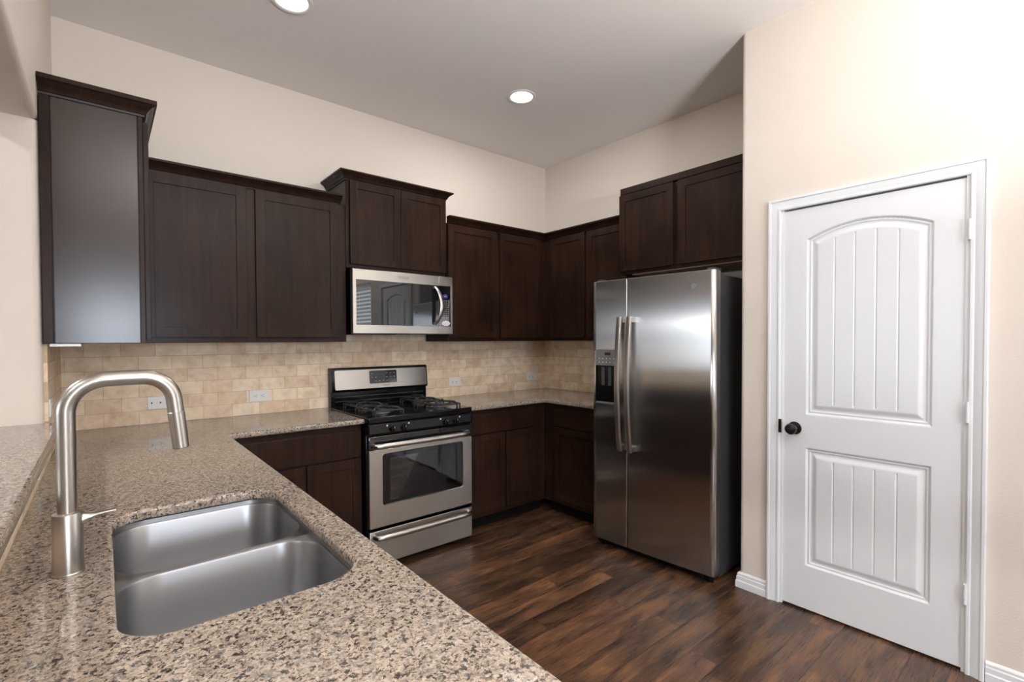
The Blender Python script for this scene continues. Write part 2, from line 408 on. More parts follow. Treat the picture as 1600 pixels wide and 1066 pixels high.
# door casing
def casing(name, y0, y1, zt, label):
    prof = [(0, 0), (0, .010), (.004, .013), (.012, .013), (.016, .010), (.022, .012), (.036, .017), (.044, .018), (.047, .022), (.056, .022), (.060, .018), (.060, 0)]
    b = newbm(); L = []
    for side in range(4):
        lp = []
        for w_, t_ in prof:
            y = (y0 + w_) if side < 2 else (y1 - w_); z = 0 if side in (0, 3) else zt + w_
            lp.append((XP - t_, y, z))
        L.append(lp)
    loft(b, L, True, True, True)
    # jamb lining
    box(b, XP - .002, XP + .11, y0, y0 - .012, 0, zt); box(b, XP - .002, XP + .11, y1, y1 + .012, 0, zt); box(b, XP - .002, XP + .11, y1, y0, zt - .012 + .012, zt + .004)
    return struct(name, b, M['white'], label, 'door casing')
casing('trim_1', DY0 - .002 + .002, DY1, 2.043, 'white moulded casing around the pantry door')

# ------------------------------------------------------------------ pantry door
def pantry_door():
    y0, y1, z0, z1 = -2.397 + .0, -3.092, .012, 2.036
    XF = XP + .004                                   # front face
    t = thing('door_1', 'white two-panel arched door of the pantry', 'door', (XF, (y0 + y1) / 2, 0), kind='structure')
    yc = -2.745; hw = .243                           # panel half-width
    U = dict(zb=1.000, zs=1.880, rise=.062); Lw = dict(zb=.232, zs=.832, rise=0.0)
    grooves = [yc + k * .082 for k in (-1.5, -.5, .5, 1.5)]
    def top(pn, y, hw_=hw):
        s = max(-1, min(1, (y - yc) / hw)); return pn['zs'] + pn['rise'] * (1 - s * s)
    def sst(a, b_, x):
        x = max(0, min(1, (x - a) / (b_ - a))); return x * x * (3 - 2 * x)
    def h(y, z):
        for pn in (U, Lw):
            zt = top(pn, y)
            dT = (zt - z) / math.sqrt(1 + (2 * pn['rise'] * (y - yc) / hw ** 2) ** 2)
            d = min(hw - abs(y - yc), z - pn['zb'], dT)
            if d > 0:
                v = -.011 * sst(0, .010, d) + .003 * sst(.010, .014, d) - .004 * sst(.016, .022, d) + .010 * sst(.026, .052, d)
                if d > .056:
                    for g in grooves:
                        v -= .0042 * max(0, 1 - abs(y - g) / .0045) * sst(.056, .060, d)
                return v
        return 0.0
    ys = set([y0, y1])
    n = 330
    for i in range(n + 1): ys.add(y1 + (y0 - y1) * i / n)
    ys = sorted(ys); nz = 560; zs = [z0 + (z1 - z0) * j / nz for j in range(nz + 1)]
    b = bmesh.new(); G = [[b.verts.new((XF - h(y, z), y, z)) for z in zs] for y in ys]
    for i in range(len(ys) - 1):
        for j in range(nz): b.faces.new((G[i][j], G[i + 1][j], G[i + 1][j + 1], G[i][j + 1]))
    for f in b.faces:
        f.normal_update(); f.smooth = True
    if b.faces and sum(f.normal.x for f in list(b.faces)[:20]) > 0: bmesh.ops.reverse_faces(b, faces=b.faces)
    box(b, XF + .014, XF + .035, y1, y0, z0, z1)
    for (a, c) in (((y0, z0), (y0, z1)), ((y1, z0), (y1, z1)), ((y0, z1), (y1, z1)), ((y0, z0), (y1, z0))):
        vs = [b.verts.new((XF, *a)), b.verts.new((XF, *c)), b.verts.new((XF + .035, *c)), b.verts.new((XF + .035, *a))]; b.faces.new(vs)
    me_o = obj('door_slab', b, M['white'], t, keep=True)
    # knob
    R = Matrix.Translation((XF, -2.452, .925)) @ Matrix.Rotation(-PI / 2, 4, 'Y')
    b = newbm(); lathe(b, [(0, 0), (.031, 0), (.033, .003), (.031, .008), (.016, .012), (.011, .020), (.011, .030), (.018, .036), (.026, .044), (.028, .054), (.025, .062), (.016, .068), (0, .070)], 36, R)
    k = obj('door_knob', b, M['bronze'], t, label='round dark bronze knob')
    b = newbm(); box(b, XP - .0155, XP - .009, -2.394, -2.380, .895, .965, .002); obj('strike_plate', b, M['bronze'], t, label='dark bronze strike plate')
    for z in (1.822, 1.078, .330):
        b = newbm(); tube(b, [(XP - .0150, -3.100, z - .042), (XP - .0150, -3.100, z + .042)], .0050, 14)
        for q in (-.014, .014): box(b, XP - .0205, XP - .0095, -3.1055, -3.0945, z + q - .0006, z + q + .0006)
        box(b, XP - .012, XP + .006, -3.0985, -3.0945, z - .042, z + .042)
        obj('hinge', b, M['white'], t)
pantry_door()

# ------------------------------------------------------------------ tiled backsplash and counters
CT, CB = .914, .884
b = newbm(); box(b, XL, -.001, -.0125, -.001, CT + .0002, 1.3725); box(b, -2.11, -1.365, -.0125, -.001, 1.3725, 1.428)
tag(obj('tile_backsplash', b, M['tile_x']), 'travertine brick tile backsplash on the wall behind the stove', 'backsplash')
b = newbm(); box(b, -.0125, -.001, -1.25, -.0126, CT + .0002, 1.3725)
tag(obj('tile_backsplash', b, M['tile_y']), 'travertine tile backsplash on the wall left of the refrigerator', 'backsplash')
b = newbm(); box(b, XL, XL + .012, YJ + .025, -.012, CT, 1.3725)
tag(obj('tile_backsplash', b, M['tile_y']), 'narrow travertine tile backsplash under the tall left cabinet', 'backsplash')
b = newbm(); box(b, XL, XL + .012, -3.25, YJ + .02, CT, 1.034)
tag(obj('tile_riser', b, M['tile_y']), 'low travertine tile strip under the raised bar edge', 'backsplash')

def slab(name, outer, hole, z0, z1, label, bev=.009):
    b = bmesh.new(); es = []
    def loop(pts):
        vs = [b.verts.new((p[0], p[1], z0)) for p in pts]
        for i in range(len(vs)): es.append(b.edges.new((vs[i], vs[(i + 1) % len(vs)])))
    loop(outer)
    if hole: loop(hole)
    bmesh.ops.triangle_fill(b, use_beauty=True, edges=es)
    r = bmesh.ops.extrude_face_region(b, geom=b.faces[:])
    for g in r['geom']:
        if isinstance(g, bmesh.types.BMVert): g.co.z = z1
    bmesh.ops.recalc_face_normals(b, faces=b.faces)
    if bev:
        ee = [e for e in b.edges if abs(e.verts[0].co.z - e.verts[1].co.z) < 1e-6 and len(e.link_faces) == 2 and e.calc_face_angle() > 1.0]
        bmesh.ops.bevel(b, geom=ee, offset=bev, segments=3, affect='EDGES', profile=.5)
    b.normal_update()
    for f in b.faces: f.smooth = abs(f.normal.z) < .9995
    o = obj(name, b, M['granite']); tag(o, label, 'countertop'); return o
XPEN = -2.858
def arc(cx, cy, r, a0, a1, n=6): return [(cx + r * math.cos(math.radians(a0 + (a1 - a0) * k / n)), cy + r * math.sin(math.radians(a0 + (a1 - a0) * k / n))) for k in range(n + 1)]
cut = rrect(-3.325, -2.930, -2.474, -1.742, .085, 10)
XS = XL + .0125
slab('granite_countertop', [(XL + .001, -.001), (-2.143, -.001), (-2.143, -.65)] + arc(XPEN + .02, -.65 - .02, .02, 90, 180) + [(XPEN, -3.25), (XL + .001, -3.25)], cut, CB, CT, 'long L-shaped speckled granite countertop holding the double sink')
slab('granite_countertop', [(-1.380, -.001), (-.001, -.001), (-.001, -1.22), (-.65, -1.22)] + arc(-.67, -.67, .02, 0, 90) + [(-1.380, -.65)], None, CB, CT, 'speckled granite countertop in the corner between stove and refrigerator')
slab('granite_bar_top', [(XL - .33, YJ - .003), (-3.463, YJ - .003), (-3.463, -3.30), (XL - .33, -3.30)], None, 1.035, 1.068, 'raised granite bar top along the left pass-through', .01)

# ------------------------------------------------------------------ cabinets
def frame_m(o, u, n):
    """maps (a along width, b outward, c up) to the world"""
    return Matrix(((u[0], n[0], 0, o[0]), (u[1], n[1], 0, o[1]), (0, 0, 1, o[2]), (0, 0, 0, 1)))
def cab_door(parent, o, u, n, w_, h_, name='door', st=.053, th=.019):
    m = frame_m(o, u, n); b = newbm()
    box(b, 0, st, 0, th, 0, h_, .0018, 2, m); box(b, w_ - st, w_, 0, th, 0, h_, .0018, 2, m)
    box(b, st - .001, w_ - st + .001, 0, th - .0004, 0, st, .0008, 1, m); box(b, st - .001, w_ - st + .001, 0, th - .0004, h_ - st, h_, .0008, 1, m)
    fixside(b); d = obj(name, b, M['wood'], parent)
    b = newbm(); box(b, st - .004, w_ - st + .004, .003, .0125, st - .004, h_ - st + .004, 0, 2, m)
    fixside(b); obj('door_panel', b, M['wood'], d)
def drawer(parent, o, u, n, w_, h_, th=.019):
    m = frame_m(o, u, n); b = newbm(); box(b, 0, w_, 0, th, 0, h_, .003, 2, m); fixside(b); obj('drawer_front', b, M['wood'], parent)
X, Y = (1, 0), (0, 1); NX, NY = (-1, 0), (0, -1)
UB = 1.3745; UT = 2.262
def crown_prof(z, h_=.058, p=.048):
    return [(0, z - .004), (.006, z - .004), (.008, z + .004), (.013, z + .006), (.017, z + .016), (.026, z + .028), (.038, z + .036), (.041, z + .040), (p, z + .043), (p, z + h_), (0, z + h_)]
# left double
t = thing('upper_cabinet', 'long dark upper cabinet with two tall doors left of the microwave', 'cabinet', (-2.67, 0, UB))
b = newbm(); box(b, -3.184, -2.151, -.325, -.0125, UB, UT + .0, .0015); obj('carcass', b, M['wood'], t)
cab_door(t, (-3.178, -.3255, 1.403), X, NY, .480, .848); cab_door(t, (-2.652, -.3255, 1.403), X, NY, .480, .848)
# microwave cabinet
t = thing('upper_cabinet', 'raised dark cabinet with two doors above the microwave', 'cabinet', (-1.74, 0, 1.858))
b = newbm(); box(b, -2.118, -1.361, -.325, -.001, 1.858, 2.437, .0015); obj('carcass', b, M['wood'], t)
cab_door(t, (-2.094, -.3255, 1.882), X, NY, .360, .542, st=.05); cab_door(t, (-1.731, -.3255, 1.882), X, NY, .366, .542, st=.05)
b = newbm(); sweep_plan(b, [(-2.118, -.001), (-2.118, -.325), (-1.361, -.325), (-1.361, -.001)], crown_prof(2.425, .052)); fixside(b); obj('crown_moulding', b, M['wood'], t)
b = newbm(); box(b, -2.150, -2.1185, -.318, -.0125, UB, UT); obj('filler_strip', b, M['wood'], t)
# right of the microwave
t = thing('upper_cabinet', 'dark upper cabinet with one door directly right of the microwave', 'cabinet', (-1.11, 0, UB))
b = newbm(); box(b, -1.3475, -.867, -.325, -.0125, UB, UT, .0015); obj('carcass', b, M['wood'], t)
cab_door(t, (-1.345, -.3255, 1.403), X, NY, .461, .848)
t = thing('upper_cabinet', 'dark upper cabinet with one door on the stove wall at the inner corner', 'cabinet', (-.6, 0, UB))
b = newbm(); box(b, -.8665, -.0125, -.325, -.0125, UB, UT, .0015); obj('carcass', b, M['wood'], t)
cab_door(t, (-.847, -.3255, 1.403), X, NY, .452, .848)
t = thing('upper_cabinet', 'dark upper cabinet with one door on the refrigerator wall at the inner corner', 'cabinet', (0, -.57, UB))
b = newbm(); box(b, -.325, -.0125, -.812, -.3255, UB, UT, .0015); obj('carcass', b, M['wood'], t)
cab_door(t, (-.3255, -.795, 1.403), Y, NX, .392, .848)
t = thing('upper_cabinet', 'dark upper cabinet partly hidden behind the top left of the refrigerator', 'cabinet', (0, -1.01, UB))
b = newbm(); box(b, -.325, -.0125, -1.217, -.8125, UB, UT, .0015); obj('carcass', b, M['wood'], t)
cab_door(t, (-.3255, -1.205, 1.403), Y, NX, .382, .848)
# refrigerator cabinet
FX = -.431
t = thing('upper_cabinet', 'raised dark cabinet with two doors above the refrigerator', 'cabinet', (0, -1.69, 1.852))
b = newbm(); box(b, FX, -.001, -2.170, -1.218, 1.852, 2.430, .0015); obj('carcass', b, M['wood'], t)
cab_door(t, (FX - .0005, -1.652, 1.872), Y, NX, .430, .545, st=.05); cab_door(t, (FX - .0005, -2.158, 1.872), Y, NX, .468, .545, st=.05)
b = newbm(); sweep_plan(b, [(-.001, -1.218), (FX, -1.218), (FX, -2.170)], [(-d, z) for d, z in crown_prof(2.420, .052)]); fixside(b)
bmesh.ops.translate(b, vec=(0, 0, 0), verts=b.verts); obj('crown_moulding', b, M['wood'], t)
b = newbm(); box(b, FX + .03, -.02, -2.15, -1.30, 1.846, 1.8515); obj('bottom_panel', b, M['rawwood'], t, label='pale unfinished underside')
# crowns of the low runs
b = newbm(); sweep_plan(b, [(-3.1915, -.3255), (-2.151, -.3255)], crown_prof(2.256, .054)); fixside(b)
tag(obj('crown_moulding', b, M['wood']), 'dark crown moulding on top of the cabinets left of the microwave', 'moulding')
b = newbm(); sweep_plan(b, [(-1.3475, -.3255), (-.3255, -.3255), (-.3255, -1.217)], crown_prof(2.256, .054)); fixside(b)
tag(obj('crown_moulding', b, M['wood']), 'dark crown moulding turning the corner between microwave and refrigerator', 'moulding')
# tall left cabinet, hung on the left wall stub
t = thing('upper_cabinet', 'dark end cabinet at the far left showing its broad glossy side panel', 'cabinet', (XL, -.42, UB))
b = newbm(); box(b, XL + .002, -3.192, -.826, -.0125, UB, 2.340, .0015)
obj('carcass', b, M['wood'], t)
b = newbm(); box(b, -3.478, -3.212, -.8305, -.8265, UB + .001, 2.332, .0008); obj('side_panel', b, M['wood_side'], t, label='broad glossy side panel')
b = newbm(); box(b, XL + .003, -3.482, -.8335, -.8265, UB, 2.334, .0015); obj('edge_strip', b, M['wood'], t)
b = newbm(); box(b, -3.209, -3.193, -.830, -.8265, UB, 2.334, .001); obj('edge_strip', b, M['wood'], t)
cab_door(t, (-3.1915, -.815, 1.388), Y, X, .452, .93)
b = newbm(); sweep_plan(b, [(XL + .002, -.8305), (-3.192, -.8305), (-3.192, -.02)], crown_prof(2.336, .060)); fixside(b); obj('crown_moulding', b, M['wood'], t)
b = newbm(); box(b, -3.495, -3.402, -.826, -.800, 1.362, 1.3735, .002)
tag(obj('mounting_cleat', b, M['plastic']), 'small white strip under the bottom edge of the tall left cabinet', 'strip')

# base cabinets
def base(label, x0, x1, y0, y1, n, open_top=False):
    t = thing('base_cabinet', label, 'cabinet', ((x0 + x1) / 2, (y0 + y1) / 2, 0)); b = newbm()
    ax = 0 if n[0] else 1; s = n[ax]
    bx = [x0, x1, y0, y1]; f = [x1 if s > 0 else x0, y1 if s > 0 else y0][ax]
    if open_top:
        box(b, x0, x1, y0, y0 + .018, .10, CB - .001); box(b, x0, x1, y1 - .018, y1, .10, CB - .001)
        box(b, x0, x0 + .018, y0, y1, .10, CB - .001); box(b, x1 - .018, x1, y0, y1, .10, CB - .001); box(b, x0, x1, y0, y1, .10, .118)
    else: box(b, *bx, .10, CB - .001, .0015)
    obj('carcass', b, M['wood'], t)
    k = bx[:]
    i = ax * 2 + (1 if s > 0 else 0); k[i] = f - s * .075
    b = newbm(); box(b, *k, 0, .0995); obj('toe_kick', b, M['kick'], t)
    return t
FB = -.606
t = base('dark base cabinet with a wide drawer front and two doors left of the stove', -2.893, -2.147, FB, -.0125, NY)
drawer(t, (-2.792, FB - .0005, .688), X, NY, .638, .160)
cab_door(t, (-2.792, FB - .0005, .135), X, NY, .314, .543); cab_door(t, (-2.468, FB - .0005, .135), X, NY, .314, .543)
t = base('dark base cabinet with two narrow doors right of the stove', -1.378, -.606, FB, -.0125, NY)
drawer(t, (-1.352, FB - .0005, .708), X, NY, .606, .140)
cab_door(t, (-1.352, FB - .0005, .135), X, NY, .316, .563, st=.048); cab_door(t, (-1.022, FB - .0005, .135), X, NY, .276, .563, st=.048)
t = base('dark base cabinet in the corner left of the refrigerator', -.606, -.0125, -1.22, -.607, NX)
drawer(t, (-.6065, -1.195, .708), Y, NX, .472, .140)
cab_door(t, (-.6065, -1.195, .135), Y, NX, .472, .563, st=.048)
t = base('dark sink base cabinet under the peninsula countertop', XS, -2.894, -2.56, -1.66, X, True)
drawer(t, (-2.8935, -2.535, .708), Y, X, .85, .14)
cab_door(t, (-2.8935, -2.535, .135), Y, X, .42, .563); cab_door(t, (-2.8935, -2.105, .135), Y, X, .42, .563)
t = base('dark base cabinet under the near end of the peninsula countertop', XS, -2.894, -3.23, -2.561, X)
cab_door(t, (-2.8935, -3.205, .135), Y, X, .62, .71)
t = base('dark base cabinet in the blind corner of the L-shaped countertop', XS, -2.894, -1.659, -.0125, X)
cab_door(t, (-2.8935, -1.635, .135), Y, X, .48, .71); cab_door(t, (-2.8935, -1.145, .135), Y, X, .48, .71)

# ------------------------------------------------------------------ outlets
def outlet_bm_parts(t, switch=False):
    # plate in local coordinates, facing -Y, long side along X
    b = newbm(); box(b, -.0585, .0585, -.006, 0, -.036, .036, .0022, 2); obj('wall_plate', b, M['plastic'], t, local=True)
    if switch:
        b = newbm(); box(b, -.017, .017, -.0085, -.004, -.011, .011, .001); obj('switch_rocker', b, M['plastic'], t, local=True)
        for x in (-.040, .0):
            b = newbm(); box(b, x - .0035, x + .0035, -.0092, -.0055, -.004, .004); obj('switch_mark', b, M['slot'], t, local=True)
    else:
        for x in (-.0195, .0195):
            b = newbm(); lathe(b, [(0, 0), (.0165, 0), (.0165, .0015), (.015, .002), (0, .002)], 24, Matrix.Translation((x, -.0055, 0)) @ Matrix.Rotation(PI / 2, 4, 'X'))
            rc = obj('receptacle', b, M['plastic'], t, local=True)
            b = newbm()
            for z in (-.006, .006): box(b, x - .001, x + .0055, -.0082, -.0068, z - .0011, z + .0011)
            lathe(b, [(0, 0), (.0024, 0), (.0024, .001), (0, .001)], 10, Matrix.Translation((x - .0075, -.0072, 0)) @ Matrix.Rotation(PI / 2, 4, 'X'))
            obj('slots', b, M['slot'], rc, local=True)
G = 'white electrical plates on the tile'
t = thing('electrical_outlet', 'white switch plate on the tile directly behind the faucet spout', 'outlet', (-3.087, -.0122, 1.033), group=G); outlet_bm_parts(t, True)
o1 = thing('electrical_outlet', 'white double outlet on the tile between faucet and stove', 'outlet', (-2.570, -.0122, 1.033), group=G); outlet_bm_parts(o1)
for lab, loc, rz in [('white double outlet on the tile just right of the stove', (-1.077, -.0122, 1.036), 0),
                     ('white double outlet on the tile near the inner wall corner', (-.212, -.0122, 1.036), 0),
                     ('white outlet on the narrow side tile, the farther one under the tall left cabinet', (XL + .0122, -.33, 1.045), PI / 2),
                     ('white outlet at the end of the bar on the narrow side tile', (XL + .0122, -.74, 1.12), PI / 2),
                     ('white outlet low on the tile strip below the raised bar', (XL + .0122, -1.22, .975), PI / 2)]:
    c = copy_tree(o1); c.location = loc; c.rotation_euler = (0, 0, rz); c['label'] = lab

# ------------------------------------------------------------------ sink
def sink():
    t = thing('kitchen_sink', 'undermount double-bowl stainless steel sink in the granite countertop', 'sink', (-3.13, -2.1, .68))
    x0, x1 = -3.334, -2.921; ztop = CB - .0012; zd = .872
    def ring(cell, bowl, rad, name):
        b = newbm(); n = 10; top_ = rrect(*bowl, rad, n)
        # cell boundary points matched to the rounded rectangle
        cx = (bowl[0] + bowl[1]) / 2; cy = (bowl[2] + bowl[3]) / 2
        cellp = []
        for k, (px, py) in enumerate(top_):
            q = k // (n + 1); j = k % (n + 1)
            cor = [(cell[1], cell[3]), (cell[0], cell[3]), (cell[0], cell[2]), (cell[1], cell[2])][q]
            h2 = n // 2
            if q in (0, 2): first_vert = True
            else: first_vert = False
            # corner arcs run from one side to the next; snap to the sides, the middle point to the corner
            if j == h2: cellp.append(cor)
            elif (j < h2) == (q in (0, 2)): cellp.append((cor[0], py))
            else: cellp.append((px, cor[1]))
        def ins(d, r_): return rrect(bowl[0] + d, bowl[1] - d, bowl[2] + d, bowl[3] - d, max(r_ - d, .02), n)
        L = [[(x, y, zd) for x, y in cellp], [(x, y, zd) for x, y in ins(-.006, rad)], [(x, y, zd - .0015) for x, y in ins(-.002, rad)], [(x, y, zd - .006) for x, y in ins(0, rad)],
             [(x, y, zd - .10) for x, y in ins(.004, rad)], [(x, y, .712) for x, y in ins(.008, rad)], [(x, y, .698) for x, y in ins(.012, rad)], [(x, y, .688) for x, y in ins(.022, rad)], [(x, y, .683) for x, y in ins(.040, rad)], [(x, y, .681) for x, y in ins(.075, rad)]]
        last = L[-1]; L.append([(cx + (x - cx) * .25, cy + (y - cy) * .25, .678) for x, y, z in last])
        tb = bmesh.new(); V = [[tb.verts.new(p) for p in lp] for lp in L]; m = len(V[0])
        for a, c in zip(V[:-1], V[1:]):
            for i in range(m):
                j = (i + 1) % m; tb.faces.new((a[i], a[j], c[j], c[i]))
        tb.faces.new(V[-1]); bmesh.ops.recalc_face_normals(tb, faces=tb.faces)
        f = max(tb.faces, key=lambda f: f.calc_area() if abs(f.normal.z) > .9 and f.calc_center_median().z < .69 else 0)
        if f.normal.z < 0: bmesh.ops.reverse_faces(tb, faces=tb.faces)
        merge(b, tb); o = obj(name, b, M['sink_steel'], t)
        b = newbm(); lathe(b, [(.045, .6795), (.044, .6835), (.038, .6840), (.034, .6805), (.012, .6795), (0, .6795)], 28, Matrix.Translation((cx, cy, 0)))
        obj('drain', b, M['chrome'], o)
    ring((x0, x1, -2.104, -1.736), (x0 + .006, x1 - .006, -2.090, -1.744), .085, 'bowl')
    ring((x0, x1, -2.480, -2.104), (x0 + .006, x1 - .006, -2.472, -2.118), .085, 'bowl')
    b = newbm(); o_ = rrect(x0 - .015, x1 + .010, -2.495, -1.721, .09, 10); i_ = rrect(x0 + .001, x1 - .001, -2.479, -1.737, .08, 10)
    loft(b, [[(x, y, ztop) for x, y in o_], [(x, y, ztop) for x, y in i_], [(x, y, zd) for x, y in i_], [(x, y, zd - .002) for x, y in o_]]); obj('rim', b, M['sink_steel'], t)
sink()

# ------------------------------------------------------------------ faucet
def faucet():
    fx, fy = -3.396, -2.103
    t = thing('kitchen_faucet', 'tall brushed nickel pull-down faucet standing behind the sink', 'faucet', (fx, fy, CT))
    T = Matrix.Translation((fx, fy, 0))
    b = newbm(); lathe(b, [(0, CT), (.0262, CT), (.0262, CT + .003), (.0248, CT + .005), (.0248, 1.033), (.0238, 1.036), (.017, 1.038), (0, 1.038)], 40, T); obj('base', b, M['nickel'], t)
    R = .066; zc = 1.236
    pts = [(fx, fy, 1.03), (fx, fy, 1.10), (fx, fy, 1.17), (fx, fy, zc)]
    for k in range(1, 13):
        a = PI / 2 * k / 12; pts.append((fx + R - R * math.cos(a), fy, zc + R * math.sin(a)))
    x2 = -3.272; pts.append(((x2 + fx + R) / 2, fy, zc + R + .001)); pts.append((x2, fy, zc + R + .001))
    R2 = .057; AN = math.radians(84)
    for k in range(1, 13):
        a = AN * k / 12; pts.append((x2 + R2 * math.sin(a), fy, zc + R + .001 - R2 + R2 * math.cos(a)))
    q = pts[-1]; pts.append((q[0] + .028 * math.cos(AN), fy, q[2] - .028 * math.sin(AN)))
    ex, ez = pts[-1][0], pts[-1][2]
    b = newbm(); tube(b, pts, .0158, 24); obj('spout', b, M['nickel'], t)
    d = Vector((math.cos(AN), 0, -math.sin(AN)))
    p0 = Vector((ex, fy, ez)); b = newbm()
    tube(b, [p0, p0 + d * .0015, p0 + d * .003, p0 + d * .083, p0 + d * .0845, p0 + d * .0845], [.0150, .0152, .0166, .0158, .0146, .012], 24); obj('spray_head', b, M['nickel'], t)
    b = newbm(); L = []
    for k in range(9):
        s = k / 8; x = fx + .020 + .056 * s; z = 1.022 + .006 * math.sin(s * PI / 2); hw_ = .0075 - .0012 * s; ht = .011 * (1 - s) ** 3.2 + .0032
        L.append([(x, fy - .004 + hw_ * math.cos(2 * PI * q / 12), z + ht * math.sin(2 * PI * q / 12) - ht * .3) for q in range(12)])
    loft(b, L, True, True, True); obj('lever_handle', b, M['nickel'], t)
faucet()

# ------------------------------------------------------------------ range
def stove():
    x0, x1 = -2.137, -1.385; xc = (x0 + x1) / 2; FY = -.69
    t = thing('gas_range', 'freestanding gas range with stainless oven door and black cooktop', 'stove', (xc, -.35, 0))
    b = newbm(); y1 = -.03; yf = -.655
    box(b, x0, x0 + .03, yf, y1, .03, .884, .002); box(b, x1 - .03, x1, yf, y1, .03, .884, .002)
    box(b, x0 + .03, x1 - .03, y1 - .05, y1, .03, .884); box(b, x0 + .03, x1 - .03, yf, y1 - .05, .03, .27); box(b, x0 + .03, x1 - .03, yf, y1 - .05, .74, .884)
    obj('body', b, M['black'], t)
    for x in (x0 + .06, x1 - .06):
        for y in (-.60, -.10): b = newbm(); box(b, x - .02, x + .02, y - .02, y + .02, 0, .031); obj('foot', b, M['black'], t)
    b = newbm(); m = .035                                            # oven cavity, open at the front
    box(b, x0 + .03, x0 + .065, -.65, -.12, .27, .74); box(b, x1 - .065, x1 - .03, -.65, -.12, .27, .74); box(b, x0 + .03, x1 - .03, -.12, -.09, .27, .74)
    box(b, x0 + .065, x1 - .065, -.65, -.12, .27, .31); box(b, x0 + .065, x1 - .065, -.65, -.12, .72, .74); obj('oven_cavity', b, M['cavity'], t)
    for z in (.46, .585):
        b = newbm()
        for k in range(25): x = x0 + .085 + k * (x1 - x0 - .17) / 24; tube(b, [(x, -.63, z), (x, -.14, z)], .0022, 6)
        for y in (-.635, -.40, -.14): tube(b, [(x0 + .075, y, z - .002), (x1 - .075, y, z - .002)], .0045, 8)
        obj('oven_rack', b, M['rack'], t)
    # cooktop
    b = newbm(); extrude(b, rrect(x0 - .002, x1 + .002, FY, -.075, .012, 4), .8845, .921, .006, 3); obj('cooktop', b, M['black'], t)
    # control panel, slightly raked
    b = newbm(); P_ = [(FY + .006, .8838), (FY - .001, .878), (FY + .000, .820), (FY + .004, .8135), (yf, .8135), (yf, .8838)]
    loft(b, [[(x0, y, z) for y, z in P_], [(x1, y, z) for y, z in P_]], True, True, True); cp = obj('control_panel', b, M['black'], t)
    b = newbm(); box(b, x0 + .008, x1 - .012, FY - .0022, FY, .824, .874, .0006); obj('control_fascia', b, M['fascia'], cp)
    for kx in (-1.984, -1.908, -1.604, -1.527):
        b = newbm(); R = Matrix.Translation((kx, FY - .002, .846)) @ Matrix.Rotation(PI / 2, 4, 'X')
        lathe(b, [(0, 0), (.022, 0), (.0225, .004), (.020, .007), (.0175, .009), (.0165, .022), (.015, .024), (0, .0245)], 28, R)
        box(b, kx - .0035, kx + .0035, FY - .034, FY - .020, .830, .862, .0015); k_ = obj('knob', b, M['black'], t)
        b = newbm(); box(b, kx - .0007, kx + .0007, FY - .0345, FY - .0338, .848, .861);
        obj('knob_marking', b, M['print'], k_)
    for kx in (-2.018, -1.872, -1.64, -1.490):
        b = newbm(); lathe(b, [(.0035, 0), (.0055, 0), (.0055, .0006), (.0035, .0006)], 14, Matrix.Translation((kx, FY - .0024, .866)) @ Matrix.Rotation(PI / 2, 4, 'X'))
        obj('burner_symbol', b, M['print'], cp)
    # door: black band, stainless frame with a window
    zb, zt, wz0, wz1, wx0, wx1 = .255, .724, .387, .693, -2.045, -1.467
    b = newbm(); box(b, x0 + .003, x1 - .003, FY + .002, yf - .001, zt + .0005, .806, .004); dr = obj('oven_door', b, M['black_glass'], t)
    b = newbm(); yb = yf - .001
    o_ = rrect(x0 + .003, x1 - .003, zb, zt, .004, 3); i_ = rrect(wx0, wx1, wz0, wz1, .012, 3)
    loft(b, [[(x, yb, z) for x, z in o_], [(x, FY + .003, z) for x, z in o_], [(x, FY, z) for x, z in rrect(x0 + .006, x1 - .006, zb + .003, zt - .003, .004, 3)], [(x, FY, z) for x, z in rrect(wx0 - .004, wx1 + .004, wz0 - .004, wz1 + .004, .016, 3)], [(x, FY + .004, z) for x, z in i_], [(x, yb, z) for x, z in i_], [(x, yb, z) for x, z in o_]])
    obj('stainless_panel', b, M['steel'], dr)
    b = newbm(); loft(b, [[(x, FY - .0005, z) for x, z in rrect(wx0 - .0045, wx1 + .0045, wz0 - .0045, wz1 + .0045, .0165, 4)], [(x, FY - .0015, z) for x, z in rrect(wx0 - .003, wx1 + .003, wz0 - .003, wz1 + .003, .015, 4)], [(x, FY + .003, z) for x, z in rrect(wx0, wx1, wz0, wz1, .012, 4)]]); obj('window_trim', b, M['chrome'], dr)
    ix0, ix1, iz0, iz1 = -1.998, -1.512, .405, .668
    b = newbm(); loft(b, [[(x, FY + .004, z) for x, z in i_], [(x, FY + .004, z) for x, z in rrect(ix0, ix1, iz0, iz1, .006, 3)], [(x, FY + .02, z) for x, z in rrect(ix0, ix1, iz0, iz1, .006, 3)], [(x, FY + .02, z) for x, z in i_]]); obj('window_border', b, M['black_glass'], dr)
    b = newbm(); box(b, ix0 - .002, ix1 + .002, FY + .009, FY + .012, iz0 - .002, iz1 + .002); obj('window_glass', b, M['oven_glass'], dr)
    def bar(z, xa, xb, so=.042, r_=.0165):
        pts = [(xa, FY - .000, z), (xa + .002, FY - so * .45, z), (xa + .012, FY - so * .8, z), (xa + .035, FY - so, z), (xa + .08, FY - so - .002, z)]
        pts += [(xa + (xb - xa) * s, FY - so - .005, z) for s in (.3, .5, .7)]
        pts += [(2 * 0 + xb - (p[0] - xa), p[1], p[2]) for p in pts[4::-1]]
        b = newbm(); tube(b, pts, r_, 18, sq=(1.0, .8)); return b
    obj('door_handle', bar(.752, -2.106, -1.425), M['handle_steel'], dr)
    b = newbm(); box(b, x0 + .004, x1 - .004, FY, yf - .001, .030, .236, .004); dw = obj('storage_drawer', b, M['steel'], t)
